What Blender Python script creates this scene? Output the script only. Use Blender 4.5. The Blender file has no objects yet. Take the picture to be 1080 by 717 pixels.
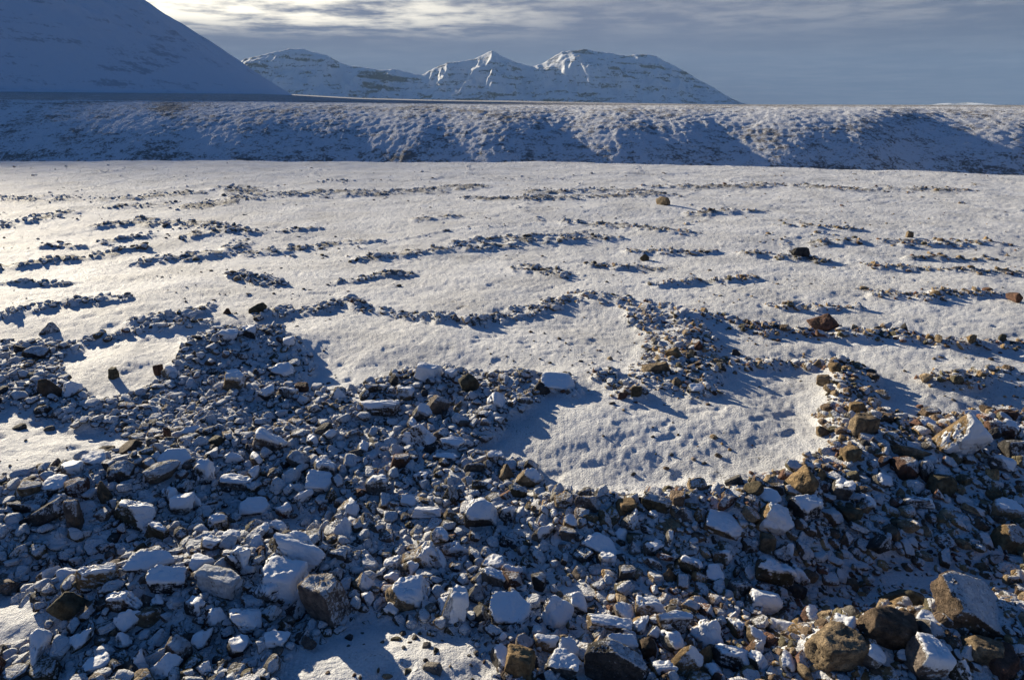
# Snow-dusted plain of sorted stone circles below snowy hills, low sun from the front left.
import bpy, math, random
import numpy as np
from mathutils import Vector

random.seed(7)
rng = np.random.default_rng(7)
scene = bpy.context.scene
COL = scene.collection

# ------------------------------------------------------------------ view geometry (pixels of a 1080x717 picture)
FPX, CX, CY = 720.0, 540.0, 358.5
PITCH = math.radians(19.0)
HAZE = 3.0e-5
HCAM = 1.75
SUN_AZ, SUN_EL = math.radians(-41.0), math.radians(13.0)     # azimuth from +y, negative to the left


def ray(px, py):
    a, b = (px - CX) / FPX, (CY - py) / FPX
    return np.array([a, math.cos(PITCH) + b * math.sin(PITCH), -math.sin(PITCH) + b * math.cos(PITCH)])


def ground0(px, py, z=0.0):
    d = ray(px, py)
    t = (HCAM - z) / max(-d[2], 1e-3)
    return d[0] * t, d[1] * t


def project(x, y, z):
    zc = y * math.cos(PITCH) - (z - HCAM) * math.sin(PITCH)
    u = y * math.sin(PITCH) + (z - HCAM) * math.cos(PITCH)
    return CX + FPX * x / zc, CY - FPX * u / zc, zc


# ------------------------------------------------------------------ noise
_P = rng.permutation(256)
_P = np.concatenate([_P, _P, _P])
_G = rng.normal(size=(256, 3))
_G /= np.linalg.norm(_G, axis=1)[:, None]


def perlin(x, y, z=0.0):
    x = np.asarray(x, float); y = np.asarray(y, float)
    z = np.zeros_like(x) + z
    xi, yi, zi = np.floor(x).astype(int), np.floor(y).astype(int), np.floor(z).astype(int)
    fx, fy, fz = x - xi, y - yi, z - zi
    u = fx * fx * fx * (fx * (fx * 6 - 15) + 10)
    v = fy * fy * fy * (fy * (fy * 6 - 15) + 10)
    w = fz * fz * fz * (fz * (fz * 6 - 15) + 10)
    out = 0.0
    for a in (0, 1):
        pa = _P[(xi + a) & 255]
        wa = u if a else 1 - u
        for b in (0, 1):
            pb = _P[pa + ((yi + b) & 255)]
            wb = wa * (v if b else 1 - v)
            for c in (0, 1):
                g = _G[_P[pb + ((zi + c) & 255)]]
                out = out + wb * (w if c else 1 - w) * (g[..., 0] * (fx - a) + g[..., 1] * (fy - b) + g[..., 2] * (fz - c))
    return out * 1.5


def sstep(a, b, x):
    t = np.clip((x - a) / (b - a), 0, 1)
    return t * t * (3 - 2 * t)


# ------------------------------------------------------------------ layout of the stone borders
MAIN = [(-160, 340), (0, 345), (90, 350), (60, 378), (90, 408), (130, 405), (160, 390), (185, 372), (215, 352), (262, 342),
        (300, 354), (327, 374), (318, 396), (365, 402), (440, 383), (500, 384), (560, 394), (592, 412), (545, 440), (502, 462),
        (530, 476), (565, 492), (600, 515), (680, 520), (760, 522), (800, 508), (850, 490), (875, 465), (868, 430), (870, 402),
        (880, 380), (912, 395), (925, 420), (960, 438), (1000, 434), (1080, 430), (1250, 425), (1500, 900), (-500, 900)]
PATCHES = [
    [(-160, 440), (0, 425), (15, 414), (55, 428), (100, 437), (145, 449), (175, 456), (140, 468), (108, 474), (80, 486), (40, 500), (0, 508), (-160, 520)],
    [(-160, 605), (0, 598), (18, 600), (42, 622), (70, 632), (55, 668), (20, 676), (-160, 690)],
    [(285, 735), (300, 680), (345, 660), (375, 648), (440, 645), (500, 655), (532, 690), (520, 800), (280, 800)],
]
SPARSE = [[(512, 592), (560, 572), (606, 578), (642, 610), (656, 640), (618, 652), (585, 636), (540, 606)],
          [(225, 520), (290, 512), (345, 530), (350, 548), (300, 552), (240, 540)], [(375, 560), (430, 548), (475, 562), (470, 578), (400, 580)],
          [(150, 655), (215, 640), (300, 690), (290, 720), (200, 712)], [(930, 640), (1010, 610), (1080, 600), (1080, 640), (1000, 650)],
          [(830, 590), (900, 560), (1080, 560), (1080, 640), (1000, 640), (900, 650)]]
# strokes: points and a half width in pixels of picture height
STROKES = [
    ([(0, 203), (70, 202)], 4), ([(115, 203), (200, 198)], 3), ([(125, 210), (165, 209)], 3), ([(208, 212), (268, 202), (246, 192)], 4),
    ([(310, 199), (400, 197), (490, 191)], 4), ([(500, 203), (600, 204)], 3), ([(0, 229), (60, 218)], 4), ([(110, 229), (150, 224)], 3),
    ([(165, 227), (215, 230), (258, 238)], 4), ([(200, 242), (255, 236)], 3), ([(155, 268), (205, 262), (240, 258), (255, 247)], 4),
    ([(108, 247), (160, 240)], 3), ([(50, 252), (82, 252)], 2), ([(0, 274), (50, 268), (110, 261)], 4), ([(120, 256), (150, 254)], 2), ([(270, 258), (330, 250), (390, 245)], 4),
    ([(385, 266), (440, 258), (540, 250)], 4), ([(360, 288), (430, 281)], 2), ([(250, 284), (285, 292)], 5), ([(0, 292), (65, 293)], 3),
    ([(0, 325), (60, 318), (125, 312)], 6), ([(150, 336), (190, 330), (216, 321)], 6), ([(285, 326), (330, 322), (366, 308)], 5),
    ([(364, 315), (420, 325), (500, 338)], 5), ([(498, 333), (560, 326)], 3), ([(100, 349), (160, 343), (215, 337)], 3),
    ([(560, 203), (680, 200)], 3), ([(570, 197), (640, 194), (700, 199)], 3), ([(690, 190), (800, 190)], 2), ([(800, 188), (880, 191)], 3),
    ([(880, 192), (1000, 193)], 3), ([(600, 226), (630, 229), (720, 238)], 3), ([(545, 246), (640, 243)], 3), ([(480, 247), (560, 240), (620, 239)], 2), ([(670, 255), (745, 257)], 3),
    ([(795, 259), (830, 263), (862, 266)], 4), ([(860, 249), (900, 246)], 3), ([(945, 247), (1045, 247)], 4), ([(925, 272), (975, 275), (1070, 281)], 4),
    ([(548, 275), (592, 283)], 5), ([(618, 271), (697, 273)], 3), ([(690, 295), (790, 285)], 2), ([(556, 322), (580, 316), (612, 308)], 8),
    ([(610, 308), (660, 318), (700, 325), (760, 332), (820, 345)], 5), ([(690, 328), (716, 345), (722, 370), (712, 398)], 18),
    ([(712, 398), (735, 412)], 14), ([(800, 338), (850, 345), (905, 348)], 5), ([(905, 346), (940, 350), (962, 352)], 9),
    ([(775, 382), (830, 378), (885, 376)], 5), ([(885, 376), (898, 395), (905, 420)], 14), ([(640, 400), (660, 415)], 4),
    ([(985, 358), (1075, 359)], 3), ([(925, 305), (980, 309), (1000, 306)], 4), ([(1000, 303), (1050, 306)], 3), ([(820, 318), (905, 322)], 4),
    ([(985, 398), (1060, 388)], 2), ([(590, 405), (610, 415)], 4), ([(730, 219), (800, 216)], 2), ([(820, 231), (900, 234)], 2), ([(920, 300), (940, 300)], 2),
    ([(960, 262), (1040, 262)], 2), ([(440, 225), (480, 222)], 2), ([(300, 236), (330, 233)], 2), ([(-160, 300), (-40, 300)], 5), ([(-160, 380), (-20, 370)], 10),
]
CRESTS = [([(-40, 395), (40, 400)], .30, .04), ([(235, 362), (285, 358)], .42, .13), ([(395, 405), (470, 398), (545, 405)], .30, .04),
          ([(60, 505), (120, 492), (185, 485)], .28, .07), ([(600, 532), (690, 535), (770, 535)], .20, .08), ([(770, 530), (850, 505), (905, 450), (890, 390)], .26, .07),
          ([(900, 690), (1000, 672), (1080, 660)], .22, .13), ([(90, 612), (180, 605), (320, 590)], .22, .08), ([(640, 316), (720, 332), (720, 380), (705, 395)], .35, .05),
          ([(980, 470), (1080, 455)], .3, .08), ([(560, 430), (620, 400)], .35, .05), ([(330, 708), (490, 706)], .22, .06), ([(640, 440), (760, 440)], .55, .06), ([(600, 365), (500, 350)], .6, .03), ([(850, 610), (960, 585), (1090, 560)], .32, -.10), ([(270, 520), (340, 520)], .25, -.06), ([(40, 588), (110, 580)], .18, -.08)]


def to_ground(pts, z=0.0):
    return np.array([ground0(px, min(max(py + 11 * min(max((py - 180) / 300, 0), 1.2), 150), 1400), z) for px, py in pts])


def seg_dist(X, Y, P):
    d = np.full(X.shape, 1e9)
    for (ax, ay), (bx, by) in zip(P[:-1], P[1:]):
        vx, vy = bx - ax, by - ay
        L2 = vx * vx + vy * vy + 1e-12
        t = np.clip(((X - ax) * vx + (Y - ay) * vy) / L2, 0, 1)
        d = np.minimum(d, np.hypot(X - ax - t * vx, Y - ay - t * vy))
    return d


def inside(X, Y, P):
    r = np.zeros(X.shape, bool)
    n = len(P)
    for i in range(n):
        ax, ay = P[i]; bx, by = P[(i + 1) % n]
        if ay == by:
            continue
        r ^= ((ay > Y) != (by > Y)) & (X < (bx - ax) * (Y - ay) / (by - ay) + ax)
    return r


def sdf(X, Y, P):
    d = seg_dist(X, Y, np.vstack([P, P[:1]]))
    return np.where(inside(X, Y, P), d, -d)


G_MAIN = to_ground(MAIN)
G_PATCH = [to_ground(p) for p in PATCHES]
G_SPARSE = [to_ground(p) for p in SPARSE]
G_STROKE = []
for pts, hw in STROKES:
    g = to_ground(pts)
    dist = float(np.mean(g[:, 1]))
    G_STROKE.append((g, max(0.10, hw * 0.80 * dist * dist / (FPX * HCAM))))
G_CREST = [(to_ground(p), w, h) for p, w, h in CRESTS]


def stone_mask(X, Y):
    """How stony the ground is: 0 on a snow field, 1 in a stone border."""
    wx = X + 0.09 * perlin(X * 3.1, Y * 3.1, 3.3) + 0.05 * perlin(X * 8, Y * 8, 5.1)
    wy = Y + 0.09 * perlin(X * 3.1, Y * 3.1, 9.7) + 0.05 * perlin(X * 8, Y * 8, 1.9)
    near = Y < 9
    M = np.zeros(X.shape)
    if near.any():
        a, b = wx[near], wy[near]
        m = sstep(-0.06, 0.09, sdf(a, b, G_MAIN))
        for p in G_PATCH:
            m = np.minimum(m, 1 - sstep(-0.06, 0.08, sdf(a, b, p)))
        for p in G_SPARSE:
            m = np.minimum(m, 1 - 0.72 * sstep(-0.06, 0.10, sdf(a, b, p)))
        M[near] = m
    for g, w in G_STROKE:
        lo, hi = g.min(0) - 3 * w - .2, g.max(0) + 3 * w + .2
        k = (X > lo[0]) & (X < hi[0]) & (Y > lo[1]) & (Y < hi[1])
        if k.any():
            d = seg_dist(wx[k], wy[k], g)
            nn = 0.5 + 0.8 * perlin(X[k] * 1.7 / max(w, .3), Y[k] * 1.2 / max(w, .3), 2.2)
            M[k] = np.maximum(M[k], sstep(1.35 * w, 0.45 * w, d) * np.clip(nn + .35, .15, 1))
    # beyond the frame and between the traced borders: faint stone stripes of the same pattern
    px = CX + FPX * X / np.maximum(Y * math.cos(PITCH) + HCAM * math.sin(PITCH), .3)
    out = np.maximum(sstep(1090, 1200, px), sstep(-10, -140, px))
    cell = np.abs(perlin(X * 0.28, Y * 0.22, 7.7))
    M = np.maximum(M, out * sstep(0.10, 0.02, cell) * .9)
    M = np.maximum(M, sstep(7, 10, Y) * sstep(0.05, 0.01, np.abs(perlin(X * 0.35 + 5, Y * 0.33, 4.4))) * .28 * (Y < 24))
    return M


def edge_r(az):
    px = CX + FPX * np.tan(np.clip(az, -1.0, 1.0)) / .972
    row = np.interp(px, [-200, 0, 560, 800, 1080, 1300], [168, 169.5, 171, 176, 185, 190])
    dep = PITCH + np.arctan((row - CY) / FPX)
    return (HCAM + .16) / np.tan(dep) / np.cos(np.clip(az, -1.0, 1.0))


def plain_z(X, Y, M=None, fine=True):
    R = np.hypot(X, Y)
    if M is None:
        M = stone_mask(X, Y)
    z = -0.008 * np.clip(R, 0, 20)
    z = z + .05 * perlin(X * .45, Y * .45, .5) * sstep(1, 5, R)
    z = z + M * 0.035
    near = Y < 9
    if near.any():
        a, b = X[near], Y[near]
        dm = sstep(.02, .5, -sdf(a, b, G_MAIN))
        for p in G_PATCH:
            dm = np.maximum(dm, sstep(.0, .32, sdf(a, b, p)))
        zz = np.zeros(X.shape); zz[near] = dm * sstep(9, 6, b)
        z = z + .04 * zz
    for g, w, h in G_CREST:
        z = z + h * np.exp(-(seg_dist(X, Y, g) / w) ** 2)
    z = z + .018 * perlin(X * 1.6, Y * 1.6, 6.5)
    # fine centres are slightly domed, with frost heave hollows
    if fine:
        a = np.radians(25)
        u, v = X * np.cos(a) + Y * np.sin(a), -X * np.sin(a) + Y * np.cos(a)
        s = 1 - .3 * M
        z = z + s * (.008 * perlin(u * 3.2, v * 4.5, 1.5) + .0040 * perlin(u * 9, v * 14, 8.5) + .0050 * perlin(X * 21, Y * 23, 4.5) + .0030 * perlin(X * 45, Y * 45, 2.5))
        z = z - s * .009 * sstep(.30, .6, perlin(u * 6.5, v * 9, 12.5))
        z = z + M * (.034 * perlin(X * 6, Y * 6, 21.5) + .016 * perlin(X * 15, Y * 15, 23.5))
    az = np.arctan2(X, Y)
    e = edge_r(az)
    front = np.abs(az) < 1.3
    z = z - np.where(front, sstep(0, 3.2, R - e) * 1.5 + np.clip(R - e - 3.2, 0, 60) * .02, 0)
    return z


def solve_ground(px, py):
    z = 0.0
    for _ in range(7):
        x, y = ground0(px, py, z)
        z = 0.5 * z + 0.5 * float(plain_z(np.array([x]), np.array([y]))[0])
    x, y = ground0(px, py, z)
    return x, y, float(plain_z(np.array([x]), np.array([y]))[0])


# ------------------------------------------------------------------ mesh helpers
def mesh_from(name, V, F, mat, attrs=None, colors=None, smooth=True):
    me = bpy.data.meshes.new(name)
    n = F.shape[1]
    me.vertices.add(len(V)); me.vertices.foreach_set('co', np.ascontiguousarray(V, np.float32).ravel())
    me.loops.add(F.size); me.loops.foreach_set('vertex_index', np.ascontiguousarray(F, np.int32).ravel())
    me.polygons.add(len(F))
    me.polygons.foreach_set('loop_start', np.arange(0, F.size, n, dtype=np.int32))
    me.polygons.foreach_set('loop_total', np.full(len(F), n, np.int32))
    me.update(calc_edges=True)
    me.polygons.foreach_set('use_smooth', np.full(len(F), smooth, bool))
    for k, v in (attrs or {}).items():
        a = me.attributes.new(k, 'FLOAT', 'POINT'); a.data.foreach_set('value', np.ascontiguousarray(v, np.float32))
    for k, v in (colors or {}).items():
        a = me.attributes.new(k, 'FLOAT_COLOR', 'POINT')
        a.data.foreach_set('color', np.ascontiguousarray(np.c_[v, np.ones(len(v))], np.float32).ravel())
    me.materials.append(mat)
    me.validate()
    return me


def link(name, me, parent=None, loc=(0, 0, 0)):
    o = bpy.data.objects.new(name, me)
    COL.objects.link(o)
    o.location = loc
    if parent is not None:
        o.parent = parent
    return o


def grid_faces(nu, nv, wrap=False):
    i = np.arange(nu - 1)[:, None]
    j = np.arange(nv if wrap else nv - 1)[None, :]
    j2 = (j + 1) % nv
    a, b, c, d = i * nv + j, i * nv + j2, (i + 1) * nv + j2, (i + 1) * nv + j
    return np.stack(np.broadcast_arrays(a, d, c, b), -1).reshape(-1, 4)


def ico(sub):
    t = (1 + 5 ** .5) / 2
    V = [(-1, t, 0), (1, t, 0), (-1, -t, 0), (1, -t, 0), (0, -1, t), (0, 1, t), (0, -1, -t), (0, 1, -t), (t, 0, -1), (t, 0, 1), (-t, 0, -1), (-t, 0, 1)]
    F = [(0, 11, 5), (0, 5, 1), (0, 1, 7), (0, 7, 10), (0, 10, 11), (1, 5, 9), (5, 11, 4), (11, 10, 2), (10, 7, 6), (7, 1, 8),
         (3, 9, 4), (3, 4, 2), (3, 2, 6), (3, 6, 8), (3, 8, 9), (4, 9, 5), (2, 4, 11), (6, 2, 10), (8, 6, 7), (9, 8, 1)]
    V = [np.array(v) / np.linalg.norm(v) for v in V]
    for _ in range(sub):
        mid, F2 = {}, []

        def m(a, b):
            k = (min(a, b), max(a, b))
            if k not in mid:
                p = V[a] + V[b]; V.append(p / np.linalg.norm(p)); mid[k] = len(V) - 1
            return mid[k]
        for a, b, c in F:
            x, y, z = m(a, b), m(b, c), m(c, a)
            F2 += [(a, x, z), (b, y, x), (c, z, y), (x, y, z)]
        F = F2
    return np.array(V), np.array(F)


ICO = {s: ico(s) for s in (1, 2, 3, 4)}


def unit_rock(kind, sub, seed):
    """A broken stone of unit half-extents: a rounded polyhedron cut by planes, then roughened."""
    r = np.random.default_rng(seed)
    D, F = ICO[sub]

    def rnd(n):
        v = r.normal(size=(n, 3)); return v / np.linalg.norm(v, axis=1)[:, None]
    if kind in ('block', 'long'):
        N = np.array([(1, 0, 0), (-1, 0, 0), (0, 1, 0), (0, -1, 0), (0, 0, 1), (0, 0, -1)], float) + r.normal(size=(6, 3)) * .16
        d = np.array([1.] * 6) * r.uniform(.9, 1.05, 6)
        N2, d2, p = rnd(8), r.uniform(1.02, 1.35, 8), 26
    elif kind == 'slab':
        N = np.array([(1, .3, 0), (-1, .2, 0), (.2, 1, 0), (-.3, -1, 0), (0, 0, 1), (0, 0, -1), (.8, -.8, .1), (-.8, .8, 0)], float) + r.normal(size=(8, 3)) * .12
        d = np.array([1., 1, 1, 1, .9, .9, 1.15, 1.15])
        N2, d2, p = rnd(6), r.uniform(1.05, 1.35, 6), 28
    elif kind == 'point':
        a = r.uniform(0, 6.28)
        k = np.arange(4) * math.pi / 2 + a + r.normal(size=4) * .25
        N = np.r_[np.c_[np.cos(k), np.sin(k), np.full(4, .75) + r.normal(size=4) * .32], [[0, 0, -1]], [[0, 0, 1]]]
        d = np.array([.75, .7, .78, .72, .8, 1.2])
        N2, d2, p = rnd(5), r.uniform(.95, 1.3, 5), 15
    else:
        N, d = rnd(12), r.uniform(.78, 1.05, 12)
        N2, d2, p = rnd(6), r.uniform(.85, 1.1, 6), 22
    N = N / np.linalg.norm(N, axis=1)[:, None]
    N, d = np.r_[N, N2], np.r_[d, d2]
    q = np.maximum(D @ N.T, 0) / d[None, :]
    rad = (q ** p).sum(1) ** (-1 / p)
    V = D * np.minimum(rad, 1.7)[:, None]
    o = r.uniform(0, 90, 3)
    amp = {1: 0., 2: .06, 3: .075, 4: .08}[sub]
    if amp:
        n = perlin(V[:, 0] * 1.7 + o[0], V[:, 1] * 1.7 + o[1], V[:, 2] * 1.7 + o[2])
        n2 = perlin(V[:, 0] * 4.3 + o[1], V[:, 1] * 4.3 + o[2], V[:, 2] * 4.3 + o[0])
        n3 = perlin(V[:, 0] * 10 + o[1], V[:, 1] * 10 + o[2], V[:, 2] * 10 + o[0]) if sub > 2 else 0
        V = V + D * (amp * n - amp * .9 * np.abs(n2) + amp * .45 * n3)[:, None]
    V = V - (V.max(0) + V.min(0)) / 2
    V = V / np.maximum((V.max(0) - V.min(0)) / 2, 1e-6)
    return V, F


def rot(yaw, tx, ty):
    cz, sz, cx, sx, cy, sy = math.cos(yaw), math.sin(yaw), math.cos(tx), math.sin(tx), math.cos(ty), math.sin(ty)
    Rz = np.array([[cz, -sz, 0], [sz, cz, 0], [0, 0, 1]])
    Rx = np.array([[1, 0, 0], [0, cx, -sx], [0, sx, cx]])
    Ry = np.array([[cy, 0, sy], [0, 1, 0], [-sy, 0, cy]])
    return Rx @ Ry @ Rz


def vnormals(V, F):
    fn = np.cross(V[F[:, 1]] - V[F[:, 0]], V[F[:, 2]] - V[F[:, 0]])
    N = np.zeros_like(V)
    for k in range(3):
        np.add.at(N, F[:, k], fn)
    return N / np.maximum(np.linalg.norm(N, axis=1), 1e-12)[:, None]


SNOWDIR = np.array([.44, -.42, .79]); SNOWDIR /= np.linalg.norm(SNOWDIR)
FRONT = np.array([.35, -.74, .57])   # the wind plastered snow on the tops and lee sides

# ------------------------------------------------------------------ materials
def nodes(name):
    m = bpy.data.materials.new(name); m.use_nodes = True
    nt = m.node_tree
    return m, nt, nt.nodes['Principled BSDF'], nt.links.new


def N_(nt, t, **kw):
    n = nt.nodes.new(t)
    for k, v in kw.items():
        if k in n.bl_rna.properties:
            setattr(n, k, v)
        else:
            n.inputs[k].default_value = v
    return n


def math_(nt, op, a, b=None, c=None):
    n = nt.nodes.new('ShaderNodeMath'); n.operation = op
    for i, v in enumerate((a, b, c)):
        if v is None:
            continue
        if hasattr(v, 'is_output'):
            nt.links.new(v, n.inputs[i])
        else:
            n.inputs[i].default_value = v
    return n.outputs[0]


def ramp(nt, val, lo, hi, a=0.0, b=1.0):
    n = nt.nodes.new('ShaderNodeMapRange'); n.interpolation_type = 'SMOOTHSTEP'
    nt.links.new(val, n.inputs[0])
    for i, v in ((1, lo), (2, hi), (3, a), (4, b)):
        if hasattr(v, 'is_output'):
            nt.links.new(v, n.inputs[i])
        else:
            n.inputs[i].default_value = v
    return n.outputs[0]


def mixc(nt, f, a, b, mode='MIX'):
    n = nt.nodes.new('ShaderNodeMix'); n.data_type = 'RGBA'; n.blend_type = mode
    for i, v in ((0, f), (6, a), (7, b)):
        if hasattr(v, 'is_output'):
            nt.links.new(v, n.inputs[i])
        else:
            n.inputs[i].default_value = v if i == 0 else (*v, 1)
    return n.outputs[2]


def noise(nt, scale, detail=4, rough=.55, vec=None):
    n = N_(nt, 'ShaderNodeTexNoise', Scale=scale, Detail=detail, Roughness=rough)
    if vec is not None:
        nt.links.new(vec, n.inputs['Vector'])
    return n.outputs['Fac']


SNOW = (.77, .785, .81)


def mat_rock():
    m, nt, bs, L = nodes('weathered_stone')
    geo = N_(nt, 'ShaderNodeNewGeometry')
    pos = geo.outputs['Position']
    tint = N_(nt, 'ShaderNodeAttribute', attribute_name='tint').outputs['Color']
    snow = N_(nt, 'ShaderNodeAttribute', attribute_name='snow').outputs['Fac']
    n1, n2, n3 = noise(nt, 28, 6, .65, pos), noise(nt, 110, 5, .7, pos), noise(nt, 9, 3, .5, pos)
    c = mixc(nt, ramp(nt, n1, .3, .7), mixc(nt, 1.0, tint, (.50, .48, .46), 'MULTIPLY'), mixc(nt, 1.0, tint, (1.45, 1.38, 1.25), 'MULTIPLY'))
    c = mixc(nt, ramp(nt, n2, .58, .72, 0, .75), c, (.035, .034, .03))
    c = mixc(nt, ramp(nt, n3, .56, .72, 0, .45), c, (.19, .13, .065))
    d = N_(nt, 'ShaderNodeVectorMath', operation='DOT_PRODUCT'); L(geo.outputs['Normal'], d.inputs[0]); d.inputs[1].default_value = SNOWDIR
    v = math_(nt, 'ADD', d.outputs['Value'], math_(nt, 'MULTIPLY', math_(nt, 'SUBTRACT', n2, .5), 1.5))
    v = math_(nt, 'ADD', v, math_(nt, 'MULTIPLY', math_(nt, 'SUBTRACT', n1, .5), .8))
    lo = math_(nt, 'MULTIPLY_ADD', snow, -1.25, 1.22)
    mask = ramp(nt, v, lo, math_(nt, 'ADD', lo, .22))
    mask = math_(nt, 'MULTIPLY', mask, ramp(nt, snow, .02, .1))
    mask = math_(nt, 'MULTIPLY', mask, .93)
    L(mixc(nt, mask, c, SNOW), bs.inputs['Base Color'])
    bs.inputs['Roughness'].default_value = .85
    bs.inputs['Specular IOR Level'].default_value = .3
    vo = N_(nt, 'ShaderNodeTexVoronoi', feature='DISTANCE_TO_EDGE', Scale=26)
    wv = N_(nt, 'ShaderNodeVectorMath', operation='MULTIPLY_ADD'); L(N_(nt, 'ShaderNodeTexNoise', Scale=20).outputs['Color'], wv.inputs[0]); wv.inputs[1].default_value = (.05, .05, .05); L(pos, wv.inputs[2])
    L(wv.outputs[0], vo.inputs['Vector'])
    crack = ramp(nt, vo.outputs['Distance'], 0, .10)
    b = N_(nt, 'ShaderNodeBump', Strength=1.0, Distance=.018)
    L(math_(nt, 'ADD', math_(nt, 'ADD', math_(nt, 'MULTIPLY', n1, .8), math_(nt, 'MULTIPLY', crack, .25)), math_(nt, 'MULTIPLY', n2, .6)), b.inputs['Height']); L(b.outputs[0], bs.inputs['Normal'])
    return m


def mat_cap():
    m, nt, bs, L = nodes('settled_snow')
    pos = N_(nt, 'ShaderNodeNewGeometry').outputs['Position']
    a, b2 = noise(nt, 160, 4, .6, pos), noise(nt, 45, 5, .65, pos)
    grit = math_(nt, 'MULTIPLY', ramp(nt, a, .62, .70), ramp(nt, b2, .50, .62))
    L(mixc(nt, math_(nt, 'MULTIPLY', grit, .75), SNOW, (.13, .11, .085)), bs.inputs['Base Color'])
    bs.inputs['Roughness'].default_value = .6
    bs.inputs['Specular IOR Level'].default_value = .35
    b = N_(nt, 'ShaderNodeBump', Strength=.5, Distance=.008)
    L(math_(nt, 'ADD', math_(nt, 'MULTIPLY', b2, .9), math_(nt, 'MULTIPLY', a, .4)), b.inputs['Height']); L(b.outputs[0], bs.inputs['Normal'])
    return m


def mat_plain():
    m, nt, bs, L = nodes('snow_over_gravel')
    geo = N_(nt, 'ShaderNodeNewGeometry'); pos = geo.outputs['Position']
    bare = N_(nt, 'ShaderNodeAttribute', attribute_name='bare').outputs['Fac']
    mp = N_(nt, 'ShaderNodeMapping'); mp.inputs['Scale'].default_value = (1, 1, 0); L(pos, mp.inputs[0]); p2 = mp.outputs[0]
    n1, n2, n3, n4 = noise(nt, 5, 6, .65, p2), noise(nt, 24, 5, .65, p2), noise(nt, 95, 4, .65, p2), noise(nt, 1.1, 4, .6, p2)
    soil = mixc(nt, n3, (.03, .028, .026), (.17, .145, .115))
    v = math_(nt, 'ADD', math_(nt, 'MULTIPLY', n2, .45), math_(nt, 'MULTIPLY', n3, .55))
    v = math_(nt, 'ADD', v, math_(nt, 'MULTIPLY', math_(nt, 'SUBTRACT', n1, .5), .42))
    v = math_(nt, 'ADD', v, math_(nt, 'MULTIPLY', math_(nt, 'SUBTRACT', n4, .5), .30))
    lo = math_(nt, 'MULTIPLY_ADD', bare, -.05, .605)
    mask = ramp(nt, v, lo, math_(nt, 'ADD', lo, .05))
    thin = math_(nt, 'MULTIPLY', ramp(nt, math_(nt, 'ADD', math_(nt, 'MULTIPLY', n4, .5), math_(nt, 'MULTIPLY', n3, .5)), .38, .68), .40)
    L(mixc(nt, math_(nt, 'MAXIMUM', math_(nt, 'MULTIPLY', mask, .9), thin), SNOW, soil), bs.inputs['Base Color'])
    bs.inputs['Roughness'].default_value = .74
    bs.inputs['Specular IOR Level'].default_value = .24
    b = N_(nt, 'ShaderNodeBump', Strength=1.0, Distance=.022)
    L(math_(nt, 'ADD', n2, math_(nt, 'MULTIPLY', n3, .65)), b.inputs['Height']); L(b.outputs[0], bs.inputs['Normal'])
    return m


def mat_tundra():
    m, nt, bs, L = nodes('snowy_tundra')
    geo = N_(nt, 'ShaderNodeNewGeometry'); pos = geo.outputs['Position']
    bare = N_(nt, 'ShaderNodeAttribute', attribute_name='bare').outputs['Fac']
    n1, n2, n3 = noise(nt, .35, 5, .6, pos), noise(nt, 2.2, 6, .7, pos), noise(nt, 9, 5, .7, pos)
    grass = mixc(nt, n2, (.05, .035, .022), (.15, .105, .06))
    v = math_(nt, 'ADD', math_(nt, 'MULTIPLY', n2, .5), math_(nt, 'MULTIPLY', n3, .5))
    v = math_(nt, 'ADD', v, math_(nt, 'MULTIPLY', math_(nt, 'SUBTRACT', n1, .5), .35))
    lo = math_(nt, 'MULTIPLY_ADD', bare, -.24, .500)
    mask = ramp(nt, v, lo, math_(nt, 'ADD', lo, .09))
    L(mixc(nt, math_(nt, 'MULTIPLY', mask, .85), SNOW, grass), bs.inputs['Base Color'])
    bs.inputs['Roughness'].default_value = .7
    b = N_(nt, 'ShaderNodeBump', Strength=.9, Distance=.16)
    L(math_(nt, 'ADD', n2, math_(nt, 'MULTIPLY', n3, .5)), b.inputs['Height']); L(b.outputs[0], bs.inputs['Normal'])
    return m


def mat_mountain(name, s, rockcol, thr, cover=.85):
    m, nt, bs, L = nodes(name)
    geo = N_(nt, 'ShaderNodeNewGeometry'); pos = geo.outputs['Position']
    bare = N_(nt, 'ShaderNodeAttribute', attribute_name='bare').outputs['Fac']
    mp = N_(nt, 'ShaderNodeMapping'); mp.inputs['Scale'].default_value = (1, 1, 7); L(pos, mp.inputs[0])
    n1, n2, n3 = noise(nt, s, 6, .62, mp.outputs[0]), noise(nt, s * 5, 6, .7, pos), noise(nt, s * 20, 4, .7, pos)
    v = math_(nt, 'ADD', math_(nt, 'MULTIPLY', n1, .5), math_(nt, 'MULTIPLY', n2, .32))
    v = math_(nt, 'ADD', v, math_(nt, 'MULTIPLY', n3, .18))
    lo = math_(nt, 'MULTIPLY_ADD', bare, -.30, thr)
    mask = ramp(nt, v, lo, math_(nt, 'ADD', lo, .06))
    L(mixc(nt, math_(nt, 'MULTIPLY', mask, cover), SNOW, rockcol), bs.inputs['Base Color'])
    bs.inputs['Roughness'].default_value = .8
    bs.inputs['Specular IOR Level'].default_value = .1
    b = N_(nt, 'ShaderNodeBump', Strength=.6, Distance=.25 / s * .2)
    L(n2, b.inputs['Height']); L(b.outputs[0], bs.inputs['Normal'])
    return m


M_ROCK, M_CAP, M_PLAIN, M_TUNDRA = mat_rock(), mat_cap(), mat_plain(), mat_tundra()


def structure(o, label=None):
    o['kind'] = 'structure'
    return o


# ------------------------------------------------------------------ the plain (one sheet out to the horizon)
def az_columns():
    fine = np.radians(np.linspace(-41, 41, 860))
    side = np.radians(np.linspace(41.3, 75, 70))
    rest = np.radians(np.linspace(78, 282, 60))
    return np.concatenate([-side[::-1], fine, side, rest])


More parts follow.
